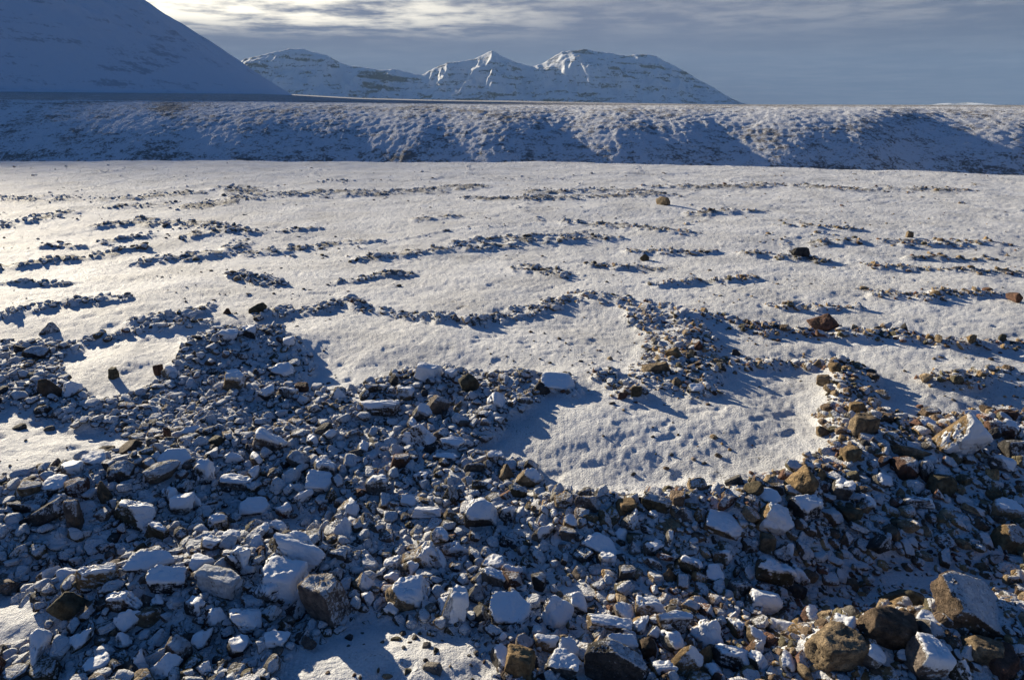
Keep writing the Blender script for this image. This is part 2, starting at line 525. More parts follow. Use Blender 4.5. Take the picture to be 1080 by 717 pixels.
AZ = az_columns()
RR = np.concatenate([[.02, .2, .45, .7], np.exp(np.arange(math.log(.95), math.log(33), .0062)), [34, 36, 42, 60, 120, 300, 900, 3000, 9000]])
Rg, Ag = np.meshgrid(RR, AZ, indexing='ij')
X, Y = (Rg * np.sin(Ag)).ravel(), (Rg * np.cos(Ag)).ravel()
M = stone_mask(X, Y)
Z = plain_z(X, Y, M)
plain = link('snow_ground', mesh_from('snow_ground', np.c_[X, Y, Z], grid_faces(len(RR), len(AZ), True), M_PLAIN, {'bare': np.clip(M, 0, 1) * (1 + 2.4 * sstep(4.5, 7.5, Y))}))
structure(plain)

# ------------------------------------------------------------------ the raised terrace behind it
TAZ = np.radians(np.linspace(-76, 76, 1100))
TR = np.concatenate([np.linspace(25.6, 76, 400)[:-1], np.exp(np.linspace(math.log(76), math.log(9000), 140))])
Rg, Ag = np.meshgrid(TR, TAZ, indexing='ij')
X, Y = (Rg * np.sin(Ag)).ravel(), (Rg * np.cos(Ag)).ravel()
A, R = Ag.ravel(), Rg.ravel()
far_el = np.interp(np.degrees(A), [-76, -36, -19, -12, -6, 0, 8, 16, 36, 76], [1.1, .95, .86, .50, .36, .30, .14, .02, -.03, -.03])
crest_el = np.interp(np.degrees(A), [-76, -36, -14, 0, 36], [.25, .25, .1, -.1, -.25])
r0 = (27.5 + .8 * perlin(A * 9, 0 * A, 3.5)) / np.maximum(.06 * np.sin(A) + .998 * np.cos(A), .46)
r1 = r0 * 1.4
zf = HCAM - (HCAM + .16) / edge_r(A) * r0 - .22 - .25 * sstep(.3, .6, A)
zc = HCAM + r1 * np.tan(np.radians(crest_el))
u = np.clip((R - r0) / (r1 - r0), 0, 1)
face = 1 - (1 - u) ** 1.9
zt = zf + (zc - zf) * face
zt = np.where(R < r0, zf - (r0 - R) * .25, zt)
far = HCAM + R * np.tan(np.radians(far_el))
w = sstep(0, 1, np.clip((R - r1) / 260, 0, 1))
zt = np.where(R > r1, zc + (far - zc) * np.clip((R - r1) / (R + 40), 0, 1), zt)
lump = .62 * (.03 * perlin(X * .30, Y * .26, .7) + .022 * perlin(X * .9, Y * .5, 2.7) + .034 * perlin(X * 2.1, Y * 1.1, 5.7) + .042 * perlin(X * 4.6, Y * 2.4, 1.7) + .032 * perlin(X * 9, Y * 5, 3.7) + .018 * perlin(X * 18, Y * 10, 8.7))
zt = zt + lump * sstep(r0 - .5, r0 + 2.0, R) * (1 - .55 * sstep(60, 120, R))
bare = .16 * sstep(r0 + 2.2, r0 + .2, R) + .34 * sstep(r1 * .98, r1 * 1.6, R)
bare = bare + .55 * np.exp(-(((np.degrees(A) + 30) / 2.2) ** 2 + ((R - 46) / 2.6) ** 2)) + .5 * np.exp(-(((np.degrees(A) + 25.5) / 1.0) ** 2 + ((R - 40) / 2.4) ** 2))
terr = link('snowy_terrain', mesh_from('snowy_terrain', np.c_[X, Y, zt], grid_faces(len(TR), len(TAZ)), M_TUNDRA, {'bare': bare}))
structure(terr)

# ------------------------------------------------------------------ the near hill on the left
HILL = dict(az=math.radians(-44), D=900.0, R=413.0, top=158.8)
hx, hy = HILL['D'] * math.sin(HILL['az']), HILL['D'] * math.cos(HILL['az'])
n = 330
gx, gy = np.meshgrid(np.linspace(-540, 540, n), np.linspace(-540, 540, n), indexing='ij')
gx, gy = gx.ravel(), gy.ravel()
ang = np.arctan2(gy, gx)
rr = np.hypot(gx, gy) * (1 + .008 * perlin(np.cos(ang) * 2, np.sin(ang) * 2, .3))
zz = (HILL['R'] - rr) * .66
k = 7.0
zz = -k * np.log(np.exp(-np.clip(zz, -300, 400) / k) + np.exp(-HILL['top'] / k))
zz = np.where(zz < 0, zz * .3, zz)
sl = sstep(5, 60, zz)
zz = zz + sl * (1 - .93 * sstep(.72 * HILL['top'], .93 * HILL['top'], zz)) * (6 * perlin(gx / 90, gy / 90, .2) + 3.0 * perlin(ang * 16, rr / 160, 4.2) + 2.2 * perlin(ang * 45, rr / 120, 3.2) + 1.3 * perlin(gx / 18, gy / 18, 7.2) + .6 * perlin(gx / 8, gy / 8, 1.2)) + 10.5
hb = .20 * perlin(ang * 38, rr / 260, 6.2) * sl + .10 * perlin(gx / 60, gy / 60, 2.9) + .08 + .10 * np.exp(-((ang + .35) / .10) ** 2) * sstep(70, 20, zz) + .12 * np.exp(-((ang + .9) / .3) ** 2) * perlin(ang * 25, rr / 120, 1.2)
structure(link('snowy_hill', mesh_from('snowy_hill', np.c_[gx, gy, zz], grid_faces(n, n), mat_mountain('hill_snow_scree', .02, (.15, .14, .14), .565, .36), {'bare': hb}), loc=(hx, hy, 0)))

# ------------------------------------------------------------------ far mountains
def mountain(name, prof, dist, depth, seed, mat, lean=.3):
    P = np.array(prof, float)
    xs, hs = [], []
    for px, py in P:
        d = ray(px, py)
        xs.append(d[0] / d[1] * dist); hs.append(HCAM + d[2] / d[1] * dist)
    xs, hs = np.array(xs), np.array(hs)
    nx, ny = 760, 150
    pad = 260
    gx = np.linspace(xs[0] - pad, xs[-1] + pad, nx); gy = np.linspace(-depth, depth * 1.2, ny)
    GX, GY = np.meshgrid(gx, gy, indexing='ij')
    GX, GY = GX.ravel(), GY.ravel()
    wob = 90 * perlin(GX / 420, GY / 420, seed) + 40 * perlin(GX / 150, GY / 150, seed + 3)
    h = np.interp(GX, np.r_[xs[0] - pad, xs, xs[-1] + pad], np.r_[-40, hs, -40])
    t = np.clip(np.abs(GY + wob * sstep(0, 200, np.abs(GY))) / (depth * (.35 + .65 * np.clip(h / hs.max(), 0, 1))), 0, 1)
    spur = 1 - np.abs(perlin(GX / 230 + .25 * perlin(GX / 90, GY / 90, seed + 1), GY / 900, seed + 2)) * 1.7
    spur2 = 1 - np.abs(perlin(GX / 80, GY / 320, seed + 6)) * 1.6
    cut = sstep(0, .3, t) * sstep(1, .6, t)
    z = h * (1 - t) ** 1.12 + np.maximum(h, 0) * cut * (.24 * (spur - .6) + .10 * (spur2 - .6))
    rough = 5 * perlin(GX / 45, GY / 60, seed + 4) + 2.5 * perlin(GX / 18, GY / 22, seed + 5)
    z = z + rough * sstep(-10, 60, z)
    bare = .10 * sstep(.75, 1.0, z / np.maximum(h, 30)) * perlin(GX / 60, GY / 60, seed + 8) + .03
    bare = bare + .55 * np.maximum(perlin(GX / 700, (z + GX * .10) / 26, seed + 9), 0) * sstep(.0, .3, 1 - t) * sstep(-.2, .3, perlin(GX / 300, GY / 300, seed + 12)) + .10 * sstep(120, 30, z)
    return structure(link(name, mesh_from(name, np.c_[GX, GY + dist, z], grid_faces(nx, ny), mat, {'bare': bare})))


M_MTN = mat_mountain('mountain_snow_rock', .0045, (.012, .016, .026), .54, .93)
mountain('mountain', [(225, 88), (240, 74), (258, 62), (285, 56), (305, 51.5), (318, 51), (330, 55), (345, 58), (358, 66), (372, 70), (385, 71), (400, 74), (418, 73), (432, 77),
                      (445, 79), (458, 72), (472, 66), (485, 65), (500, 62), (511, 57), (519, 53), (527, 58), (540, 64), (552, 68), (562, 70), (572, 67), (580, 62), (592, 55), (605, 53), (616, 51.5),
                      (628, 54), (645, 56), (660, 59), (672, 57), (683, 57), (692, 59), (700, 64), (712, 70), (724, 76), (738, 85), (752, 92), (764, 100), (777, 108), (790, 113)], 6200, 950, 53.3, M_MTN)
mountain('distant_hill', [(985, 111), (993, 109.5), (1000, 108.8), (1006, 110), (1012, 109.6), (1021, 108.2), (1030, 109.2), (1040, 111)], 8500, 500, 73.3, M_MTN)

# ------------------------------------------------------------------ stones
COLORS = dict(g=(.17, .165, .16), b=(.145, .108, .08), t=(.28, .22, .15), r=(.16, .09, .068), d=(.075, .074, .076), o=(.12, .11, .075),
              n=(.30, .215, .12), p=(.21, .18, .165))
CNAME = dict(g='grey', b='brown', t='tan', r='reddish brown', d='dark grey', o='olive brown', n='golden brown', p='pinkish grey')
KINDS = dict(B='block', S='slab', R='round', P='point', L='long')
KNOUN = dict(B='blocky stone', S='flat slab', R='rounded stone', P='pointed stone', L='long stone')
SNOWW = ['bare', 'snow-dusted', 'snow-capped', 'snow-covered']
# x y w h kind colour snow tilt(deg, about the view axis; + leans down to the right) | label | short reference
TABLE = """
507 542 42 42 B d 3 4 | square dark block with a smooth flat white face among the piled stones | square white-faced block
308 585 70 38 L d 2 22 | big long dark boulder with snow along its sloping back | long dark boulder
295 612 60 46 Bf g 3 10 | big grey boulder plastered with snow, behind the small domed stone | snow-plastered boulder
278 626 34 28 R g 2 0 | domed stone with speckled snow resting against the snow-plastered boulder | small domed stone
338 632 48 58 B p 1 -6 | tall pale speckled boulder at the edge of the shaded snow patch | tall speckled boulder
230 615 58 36 Bf g 1 5 | broad frosted grey boulder next to the snow-plastered boulder | broad frosted boulder
258 658 38 32 R g 3 0 | rounded stone wholly whitened with frost, in front of broad frosted boulder | whitened round stone
447 583 56 36 P t 2 8 | peaked mound of tan stone half buried under drifted snow | peaked tan mound
430 628 58 40 B t 2 6 | wide white-topped boulder with a cracked tan front, beside snow patch | wide white-topped boulder
480 638 30 40 Bf d 2 15 | upright stone with dark rough side and smooth snowy lee face | upright two-tone stone
537 643 56 36 S d 2 14 | tilted diamond-shaped slab with white top and dark edge | diamond-shaped slab
586 645 44 38 Pf p 3 5 | snow-covered fang-shaped stone with a sharp tip | fang-shaped stone
548 699 38 38 B n 0 12 | bare golden angular boulder at the corner of the sunlit snow patch | golden corner boulder
594 703 42 30 B g 2 4 | flat-topped pale block under even white snow, by golden corner boulder | flat-topped pale block
652 703 78 42 B d 1 14 | largest dark grey boulder with thin white rim and tan end | largest dark boulder
645 660 60 24 L t 2 14 | long tan slab with thick snow, tapering behind the largest dark boulder | long snow-laden slab
686 642 38 24 L t 2 12 | bar-shaped stone with a bare tan end and snowy top | tan-ended bar
750 667 40 34 Pf t 3 24 | triangular snow-covered slab with a small tan foot | triangular snowy slab
745 689 24 26 P n 0 0 | bare golden fin of rock below the triangular snowy slab | golden fin
772 696 42 28 B d 2 8 | dark boulder under a thick white hood, beside the golden fin | white-hooded boulder
806 634 36 30 Bf b 3 20 | brown-sided boulder with a wide snowy lee slope | brown-sided boulder
891 690 66 50 B t 0 10 | large bare pitted tan boulder catching the sun | large pitted tan boulder
946 668 64 44 B b 0 12 | large bare brown boulder with knobbly shaded front | large knobbly brown boulder
1048 655 96 54 S b 1 30 | very large leaning brown slab with a frosted face | very large leaning slab
985 700 48 44 S p 3 6 | pale slab under a sheet of snow below the large leaning slab | pale snowy slab
958 628 44 34 R o 0 8 | dark olive rounded boulder alone in the shaded hollow | olive hollow boulder
818 605 46 30 B o 2 10 | dark olive boulder with a white cornice, at the hollow's rim | corniced olive boulder
810 575 20 22 B t 0 0
1070 570 30 32 B n 1 4 | bright tan boulder catching sun at the far side of the hollow | bright hollow-side boulder
1020 465 42 48 Sf n 3 32 | leaning slab with golden upper edge and long bluish snow face | golden-edged leaning slab
912 449 30 30 B t 0 6 | large bare tan block standing on the crest of the stone ridge | tan crest block
849 508 44 38 R n 0 4 | rough golden-brown lump bulging from the stone ridge, free of snow | rough golden lump
818 551 40 34 Bf n 2 26 | stone with upright golden face and a wide snow ramp behind | golden-faced ramp stone
853 538 44 30 B d 2 8 | dusted dark boulder with pale cap, next to the golden-faced ramp stone | pale-capped dark boulder
767 560 56 26 S t 2 10 | wide tan slab with a thick rolled snow top | wide rolled-snow slab
873 339 34 24 R r 0 0 | large reddish brown boulder alone at the far stone band | red boulder
692 387 38 18 L t 0 -14 | long bare tan stone pointing along the inner stone band | long bare tan stone
586 405 50 24 Sf t 3 12 | broad snow-filled slab with tan lip at the neck of the snow field | tan-lipped slab
450 393 34 22 Bf d 3 8 | dark boulder with bluish snow face crowning the middle ridge | ridge-crowning boulder
621 530 36 26 R p 1 0 | speckled pinkish boulder at the near rim of the snow circle | speckled pinkish boulder
665 549 34 24 R g 2 0 | rounded grey stone with a snow bonnet, in front of snow circle | bonneted round stone
693 531 36 20 B o 1 4 | olive knobbly block on the near rim of the snow circle | olive rim block
533 497 26 24 P t 0 0 | bare tan tooth of rock at the edge of the snow circle | tan tooth
557 503 28 26 S t 2 30 | tan slab tipped steeply toward the snow circle, snow on one face | steeply tipped tan slab
437 463 58 28 P b 2 6 | wide brown peaked rock rising from the middle of the pile | wide brown peak
282 466 42 28 L p 3 34 | smooth snowy whaleback boulder slanting down through the pile | snowy whaleback
335 511 38 26 Sf g 3 16 | smooth blue-white slab half sunk in shaded snow | blue-white sunken slab
357 554 38 32 Pf o 2 20 | olive-sided wedge with a steep snowy face | olive-sided wedge
365 537 32 24 R t 2 0 | bun-shaped stone under a deep dome of snow | bun-shaped stone
247 510 40 18 L p 2 12 | long pinkish bar of stone with a snow ridge | pinkish bar
314 483 30 26 R g 1 0 | frosted rounded grey rock next to the snowy whaleback | frosted round rock
78 546 19 34 B p 1 2 | pale upright standing stone, taller than wide, in dark rubble | pale standing stone
40 546 62 22 L d 1 -26 | long dark plank-like slab leaning against the pale standing stone | dark plank-like slab
140 544 52 32 B o 2 10 | bulky dark olive boulder with a sunlit white shoulder | bulky olive boulder
132 474 32 16 S b 0 -24 | bare brown slab tilted on edge at the snow patch rim | tilted brown slab
73 497 32 22 R g 3 0 | white dome-shaped stone beside the pale snow patch | white dome stone
108 520 21 26 P t 0 0 | pointed olive tan stone with a bare flat face | bare tan-faced stone
165 500 42 30 R g 1 0 | large frosted mound of grey rock in the rubble pile | frosted grey mound
104 609 48 28 B n 2 16 | boulder with golden brown broken face and drooping snow cover | golden broken boulder
153 596 54 22 S d 2 8 | dark slab topped with bright sunlit snow | sunlit-topped slab
66 644 32 32 S o 0 -40 | bare greenish grey slab leaning beside the small shaded snow patch | leaning greenish slab
185 686 25 28 B p 1 0 | small pale whitish block with frosted faces, alone among dark rubble | pale whitish block
38 710 48 20 S o 1 -14 | dark greenish slab poking from the snow at the lowest edge | lowest greenish slab
118 394 12 14 B o 0 0 | lone small olive stone standing upright on open snow | lone upright olive stone
700 212 20 10 R t 0 0 | lone tan hump of stone far out on the white plain | lone tan hump
845 266 22 11 R d 0 0 | dark rounded stone far out on the plain among small rubble | far dark stone
261 350 26 15 B d 2 0 | dark snow-topped stone crowning the small rubble mound | mound-crowning stone
271 326 22 10 R o 0 0 | lone low olive stone resting on snow beyond the rubble mound | lone low olive stone
1024 361 18 9 R n 0 0 | small golden stone with a long thin shadow on open snow | long-shadowed golden stone
1071 314 20 11 R r 0 0 | dark reddish stone by itself on the white far plain | dark reddish far stone
536 541 22 24 B d 2 0
472 543 30 20 P t 1 -20
397 511 28 26 B g 2 0
443 504 20 18 B b 2 0
475 521 23 23 P o 1 0
433 446 30 18 R p 2 0
560 491 18 14 L d 1 30
476 468 32 14 S g 2 8
470 483 34 12 S r 2 4
500 491 28 18 R g 1 0
521 482 23 16 B t 2 8
506 511 20 13 B o 1 0
546 519 26 14 B o 1 0
430 529 23 14 S b 2 10
449 541 38 13 L g 3 4
382 470 19 14 R g 3 0
420 484 28 25 B r 1 0
340 494 26 25 B g 2 20
269 497 25 15 R t 2 0
269 485 27 14 R g 3 0
245 483 24 14 R g 3 0
212 496 32 29 R d 2 10
200 529 24 16 R g 3 10
224 551 32 20 B o 2 0
265 537 38 18 S g 3 8
300 537 26 19 R r 2 0
291 557 23 18 B g 2 14
320 524 25 14 R p 2 10
328 465 20 14 R g 3 0
348 458 21 14 R g 2 0
176 458 8 16 B r 0 0
198 456 28 9 S r 2 0
109 476 20 10 S b 0 0
163 466 17 9 S b 0 0
54 512 30 17 S g 2 -8
79 514 22 21 B r 1 -20
178 522 26 18 R g 2 0
124 500 27 25 B d 1 0
22 535 42 15 L d 1 -8
180 486 38 18 S g 2 6
165 560 28 16 B o 2 0
29 516 22 16 B t 1 0
95 486 30 13 S p 2 0
190 534 28 25 R g 3 0
172 615 40 27 B d 2 10
127 638 38 23 B b 2 -6
165 637 18 16 R g 2 0
81 650 32 18 S b 1 -24
128 677 20 20 R g 2 0
212 675 32 22 R d 2 0
37 684 40 18 R g 3 0
225 653 30 24 P r 2 16
250 590 31 28 B d 2 22
300 660 22 20 P b 1 0
385 628 22 18 R r 2 0
412 594 22 18 B g 2 0
412 609 20 16 R g 3 0
568 614 19 23 B d 1 0
539 602 28 20 R r 2 0
521 611 36 22 B g 2 14
477 580 36 19 L p 2 -6
577 679 32 20 B t 2 0
508 663 12 12 R p 3 0
529 671 14 12 R g 3 0
607 634 34 30 R g 3 12
653 681 42 25 B t 2 14
710 658 42 22 B b 2 8
709 678 30 26 R g 3 0
690 668 18 18 R g 3 0
724 700 30 34 L n 2 40
685 684 22 24 B b 0 20
700 707 30 20 B n 2 0
797 683 22 24 R r 2 0
782 620 32 20 B g 1 0
754 608 30 20 S g 2 6
724 582 34 15 S t 1 0
725 596 32 22 B o 2 12
761 588 26 16 B t 2 -10
810 603 28 28 R b 1 0
661 603 23 21 B g 1 0
633 577 50 22 S g 2 8
640 591 24 19 B d 2 0
629 601 26 13 S p 1 0
706 605 18 21 P t 0 0
690 595 24 14 R p 2 0
690 579 24 18 B g 2 0
777 603 20 11 R o 1 0
790 577 21 18 B b 1 0
706 567 26 13 R g 2 0
595 529 24 20 B t 1 0
662 534 27 20 B n 0 0
724 542 26 19 P g 1 0
574 561 33 17 R g 2 0
604 551 23 15 S t 2 0
584 541 16 13 R g 3 0
600 564 24 15 B p 1 0
656 564 17 15 R g 3 0
689 543 14 9 S t 2 0
682 559 17 11 R d 2 0
867 500 15 15 P n 0 0
812 527 30 17 S t 2 0
796 517 25 17 S o 0 -20
817 515 24 15 B d 1 0
740 543 18 19 P n 1 0
767 531 32 16 R r 1 0
900 480 30 21 R n 0 0
869 454 19 15 R t 0 0
889 518 25 22 B g 2 0
900 543 25 20 B o 0 0
912 536 19 17 R t 2 0
1060 454 28 21 B r 2 0
1072 474 22 21 B d 1 0
962 478 40 15 L t 0 8
933 487 21 12 R r 1 0
957 496 26 25 B r 1 0
978 498 22 22 R d 1 0
998 513 29 25 B o 0 10
968 531 38 17 L g 2 0
907 430 22 17 B n 0 0
982 436 21 14 B b 1 0
1066 541 30 19 S t 2 0
1060 491 24 18 R g 3 0
932 508 26 19 R g 2 0
915 531 22 17 R d 2 0
1062 439 22 13 B r 0 0
1028 439 20 10 S r 2 0
1042 432 16 9 R b 0 0
980 449 21 11 S o 2 0
1008 651 28 20 R t 1 0
981 654 27 13 S p 2 0
1042 692 36 28 B t 0 6
840 622 26 19 B d 0 10
931 577 36 24 R d 1 0
1053 592 15 10 S t 1 0
828 582 25 23 P g 2 20
850 711 24 15 R t 0 0
832 700 24 18 R g 3 0
965 697 36 15 S b 2 -10
1064 705 40 30 B r 0 0
921 697 26 24 S g 3 30
920 656 22 12 S p 2 0
712 371 21 15 B n 0 0
737 364 16 13 P r 0 0
672 412 14 15 B o 0 0
657 417 14 11 R r 0 0
473 395 18 15 B g 3 0
494 402 30 30 R o 0 8
427 415 24 18 B t 2 0
462 426 28 28 L p 1 44
486 427 20 17 P t 1 0
443 436 22 22 S g 3 40
397 431 56 18 L b 2 0
525 424 28 18 S g 3 34
540 424 16 11 R b 2 0
417 401 30 16 P d 1 0
392 409 20 12 B b 1 0
240 355 21 15 B d 3 0
302 361 17 13 R g 3 0
296 392 28 13 S g 3 0
246 402 26 26 B t 2 16
280 416 22 21 R d 2 0
317 408 17 12 B r 0 0
303 414 22 14 B p 2 0
354 416 29 17 P d 2 0
166 390 11 15 B r 0 0
177 392 21 18 R g 3 0
47 409 32 20 P b 0 0
70 413 25 20 R g 3 0
17 368 15 10 R d 0 0
34 373 23 12 S d 1 12
51 348 22 9 P d 1 0
991 358 17 8 R t 0 0
1058 357 16 9 R o 0 0
955 345 14 11 P d 1 0
960 247 9 8 B t 0 0
680 271 12 10 R o 0 0
238 328 11 8 P r 0 0
735 410 24 10 S g 2 0
778 371 14 10 P d 0 0
870 400 16 14 B t 0 0
884 388 18 13 R n 0 0
"""


class Stone:
    pass


stones = []
for ln in TABLE.strip().splitlines():
    parts = [p.strip() for p in ln.split('|')]
    f = parts[0].split()
    s = Stone()
    s.px, s.py, s.w, s.h = map(float, f[:4])
    s.kind, s.col, s.snow, s.tilt = f[4][0], f[5], int(f[6]), math.radians(float(f[7]))
    s.front = len(f[4]) > 1
    s.label, s.ref = (parts[1], parts[2]) if len(parts) > 1 else (None, None)
    stones.append(s)

seen_xy = []
for i, s in enumerate(stones):
    base = s.py + s.h * .42
    x, y, z = solve_ground(s.px, base)
    D = math.sqrt(x * x + y * y + (HCAM - z) ** 2)
    th = math.asin((HCAM - z) / D)
    k = D / FPX * .82
    W = s.w * k
    Hp = s.h * k
    Ld = W * dict(B=.8, S=.8, R=.85, P=.8, L=.55)[s.kind]
    H = (Hp - .8 * Ld * math.sin(th)) / math.cos(th)
    mn = dict(B=.5, S=.22, R=.5, P=.5, L=.35)[s.kind] * min(W, Ld * 1.3)
    if H < mn:
        H = mn
        Ld = max(.4 * W, (Hp - H * math.cos(th)) / (.8 * math.sin(th)))
    s.W, s.L, s.H = W, Ld, H * 1.3
    s.x, s.y = x, y + Ld * .42
    s.z = float(plain_z(np.array([s.x]), np.array([s.y]))[0]) * .5 + z * .5 + H * .5 - H * .16
    s.yaw = random.uniform(-.5, .5) if s.kind in 'BSP' else random.uniform(-3, 3) if s.kind == 'R' else random.uniform(-.25, .25)
    if i == 0:
        s.yaw = -.12
    s.tx = random.uniform(-.15, .1) + (.30 if s.kind == 'S' else 0)
    if i == 0:
        s.tx = .42
    s.seed = 1000 + i
    s.sub = 4 if s.w >= 34 else 3
    s.hand = True

# loose stones filling the borders, by dart throwing
cells = {}
CELL = .12


def put(x, y, r):
    cells.setdefault((int(math.floor(x / CELL)), int(math.floor(y / CELL))), []).append((x, y, r))


def clash(x, y, r, f):
    ci, cj = int(math.floor(x / CELL)), int(math.floor(y / CELL))
    for a in (-1, 0, 1):
        for b in (-1, 0, 1):
            for (u, v, q) in cells.get((ci + a, cj + b), ()):
                d = (r + q) * f
                if (u - x) ** 2 + (v - y) ** 2 < d * d:
                    return True
    return False


for s in stones:
    put(s.x, s.y, .45 * (s.W + s.L) / 2)
loose = []     # x y r


def throw(n, rmin, rmax, zone, f, thr, spread=1.0):
    (xa, xb), (ya, yb) = zone
    U = rng.random((n, 3))
    ys = ya * (yb / ya) ** U[:, 1]
    half = xb * (ys * .80 + .45)
    xs = (U[:, 0] * 2 - 1) * half
    m = stone_mask(xs, ys)
    rad = rmin * (rmax / rmin) ** (U[:, 2] ** 1.5)
    test = rng.random(n)
    for x, y, r, q, t in zip(xs, ys, rad, m, test):
        if q > thr and t < q and not clash(x, y, r, f):
            put(x, y, r); loose.append((x, y, r))


throw(12000, .028, .044, ((-1, 1.15), (1.35, 7.5)), .76, .45)
throw(56000, .016, .031, ((-1, 1.15), (1.35, 7.5)), .68, .28)
throw(42000, .017, .050, ((-1, 1.15), (5.5, 24)), .58, .16)
throw(60000, .008, .017, ((-1, 1.1), (1.35, 5.5)), .66, .20)
# grit and small stones poking through the snow fields
n = 5200
U = rng.random((n, 4))
ys = 1.5 * (22 / 1.5) ** U[:, 1]
xs = (U[:, 0] * 2 - 1) * 1.1 * (ys * .80 + .4)
clump = perlin(xs * .9, ys * .9, 33.3)
for x, y, c, u, q in zip(xs, ys, clump, U[:, 2], U[:, 3]):
    if u < (.30 if y > 3.2 else .12) + 1.2 * c:
        r = (.006 + .012 * q ** 3) * (1 + .05 * y) * (1.4 if q > .985 else 1)
        if not clash(x, y, r, .7):
            put(x, y, r); loose.append((x, y, -r))
loose = np.array(loose)
LX, LY, LR = loose[:, 0], loose[:, 1], np.abs(loose[:, 2])
LZ = plain_z(LX, LY)
pxx, pyy, zc_ = project(LX, LY, LZ)
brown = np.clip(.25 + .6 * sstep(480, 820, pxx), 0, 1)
cl = rng.random(len(LX))
pick = np.empty(len(LX), dtype='<U1')
for i in range(len(LX)):
    if cl[i] < brown[i]:
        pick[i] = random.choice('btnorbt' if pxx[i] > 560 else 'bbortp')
    else:
        pick[i] = random.choice('gdddgop')
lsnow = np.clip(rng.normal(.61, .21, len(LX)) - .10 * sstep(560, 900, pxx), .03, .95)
lsnow[loose[:, 2] < 0] = .15
lkind = rng.choice(list('BSRPLSPRR'), len(LX))
# the largest in view become stones of their own
inframe = (pxx > 8) & (pxx < 1072) & (pyy > 176) & (pyy < 712) & (loose[:, 2] > 0)
score = np.where(inframe, LR / zc_, 0)
order = np.argsort(-score)
extra = order[:max(0, 300 - len(stones))]
is_extra = np.zeros(len(LX), bool); is_extra[extra] = True
for j in extra:
    s = Stone()
    s.px, s.py = float(pxx[j]), float(pyy[j])
    r = float(LR[j])
    s.W, s.L, s.H = r * random.uniform(1.9, 2.4), r * random.uniform(1.6, 2.1), r * random.uniform(1.3, 1.8)
    s.kind, s.col = str(lkind[j]), str(pick[j])
    if s.kind == 'L': s.L *= .7
    if s.kind == 'S': s.H *= .7
    s.snow = int(np.clip(round(lsnow[j] * 3.6), 0, 3))
    s.w = s.W * FPX / zc_[j]
    s.x, s.y, s.z = float(LX[j]), float(LY[j]), float(LZ[j]) + s.H * .22
    s.yaw, s.tilt, s.tx = random.uniform(-3, 3), random.uniform(-.3, .3), random.uniform(-.3, .3)
    s.label = s.ref = None; s.front = False
    s.seed, s.sub, s.hand = 5000 + int(j), 3, False
    stones.append(s)

# --- one mesh each, with a snow cap as a part where snow lies thick
made = []
for s in stones:
    V, F = unit_rock(KINDS[s.kind], s.sub, s.seed)
    V = V * np.array([s.W, s.L, s.H]) / 2
    V = V @ rot(s.yaw if s.kind == 'R' or not s.hand else s.yaw * .8, s.tx, s.tilt).T
    Nn = vnormals(V, F)
    base = np.array(COLORS[s.col]) * random.uniform(.88, 1.12)
    amt = (0.06, .46, .62, .78)[s.snow]
    me = mesh_from('stone', V, F, M_ROCK, {'snow': amt + (.75 * sstep(.15, .6, Nn @ FRONT) if s.front else 0) * np.ones(len(V))}, {'tint': np.tile(base, (len(V), 1))})
    name = 'boulder' if s.w >= 44 else 'flat_stone' if s.kind == 'S' else 'stone'
    me.name = name
    o = link(name, me, loc=(s.x, s.y, s.z))
    s.obj = o
    if s.snow >= 2 and s.w >= 13:
        fq = 3.2 / max(s.W, .05)
        nz = perlin(V[:, 0] * fq + s.seed, V[:, 1] * fq, V[:, 2] * fq) + .6 * perlin(V[:, 0] * fq * 2.7, V[:, 1] * fq * 2.7 + s.seed, V[:, 2] * fq * 2.7)
        zr = V[:, 2] / (s.H / 2)
        q = (np.maximum(Nn @ SNOWDIR, Nn @ FRONT) if s.front else Nn @ SNOWDIR) + .30 * nz + .10 * zr
        t0 = .60 if s.snow == 2 else .36
        m = sstep(t0, t0 + .30, q)
        keep = (m[F] > .01).all(1)
        if keep.sum() > 40:
            th = float(np.clip(.10 * min(s.H, s.L), .003, .009))
            lift = m * th * (1 + .35 * nz)
            C = V + (Nn * .65 + np.array([.05, -.03, .5])) * lift[:, None] - Nn * (.0018 * (1 - sstep(0, .15, m)))[:, None]
            FF = F[keep]
            idx = np.unique(FF)
            remap = np.full(len(V), -1); remap[idx] = np.arange(len(idx))
            link('snow_cap', mesh_from('snow_cap', C[idx], remap[FF], M_CAP), parent=o)

# --- labels: landmarks carry their own, the rest are told apart by look and by the landmark they lie beside
marks = [s for s in stones if s.ref]
used = {s.label for s in marks}


def look(s, full=True):
    size = 'small' if s.w < 22 else 'mid-sized' if s.w < 36 else 'large'
    return f"{size} {SNOWW[s.snow]} {CNAME[s.col]} {KNOUN[s.kind]}" if full else f"{SNOWW[s.snow]} {CNAME[s.col]} {KNOUN[s.kind]}"


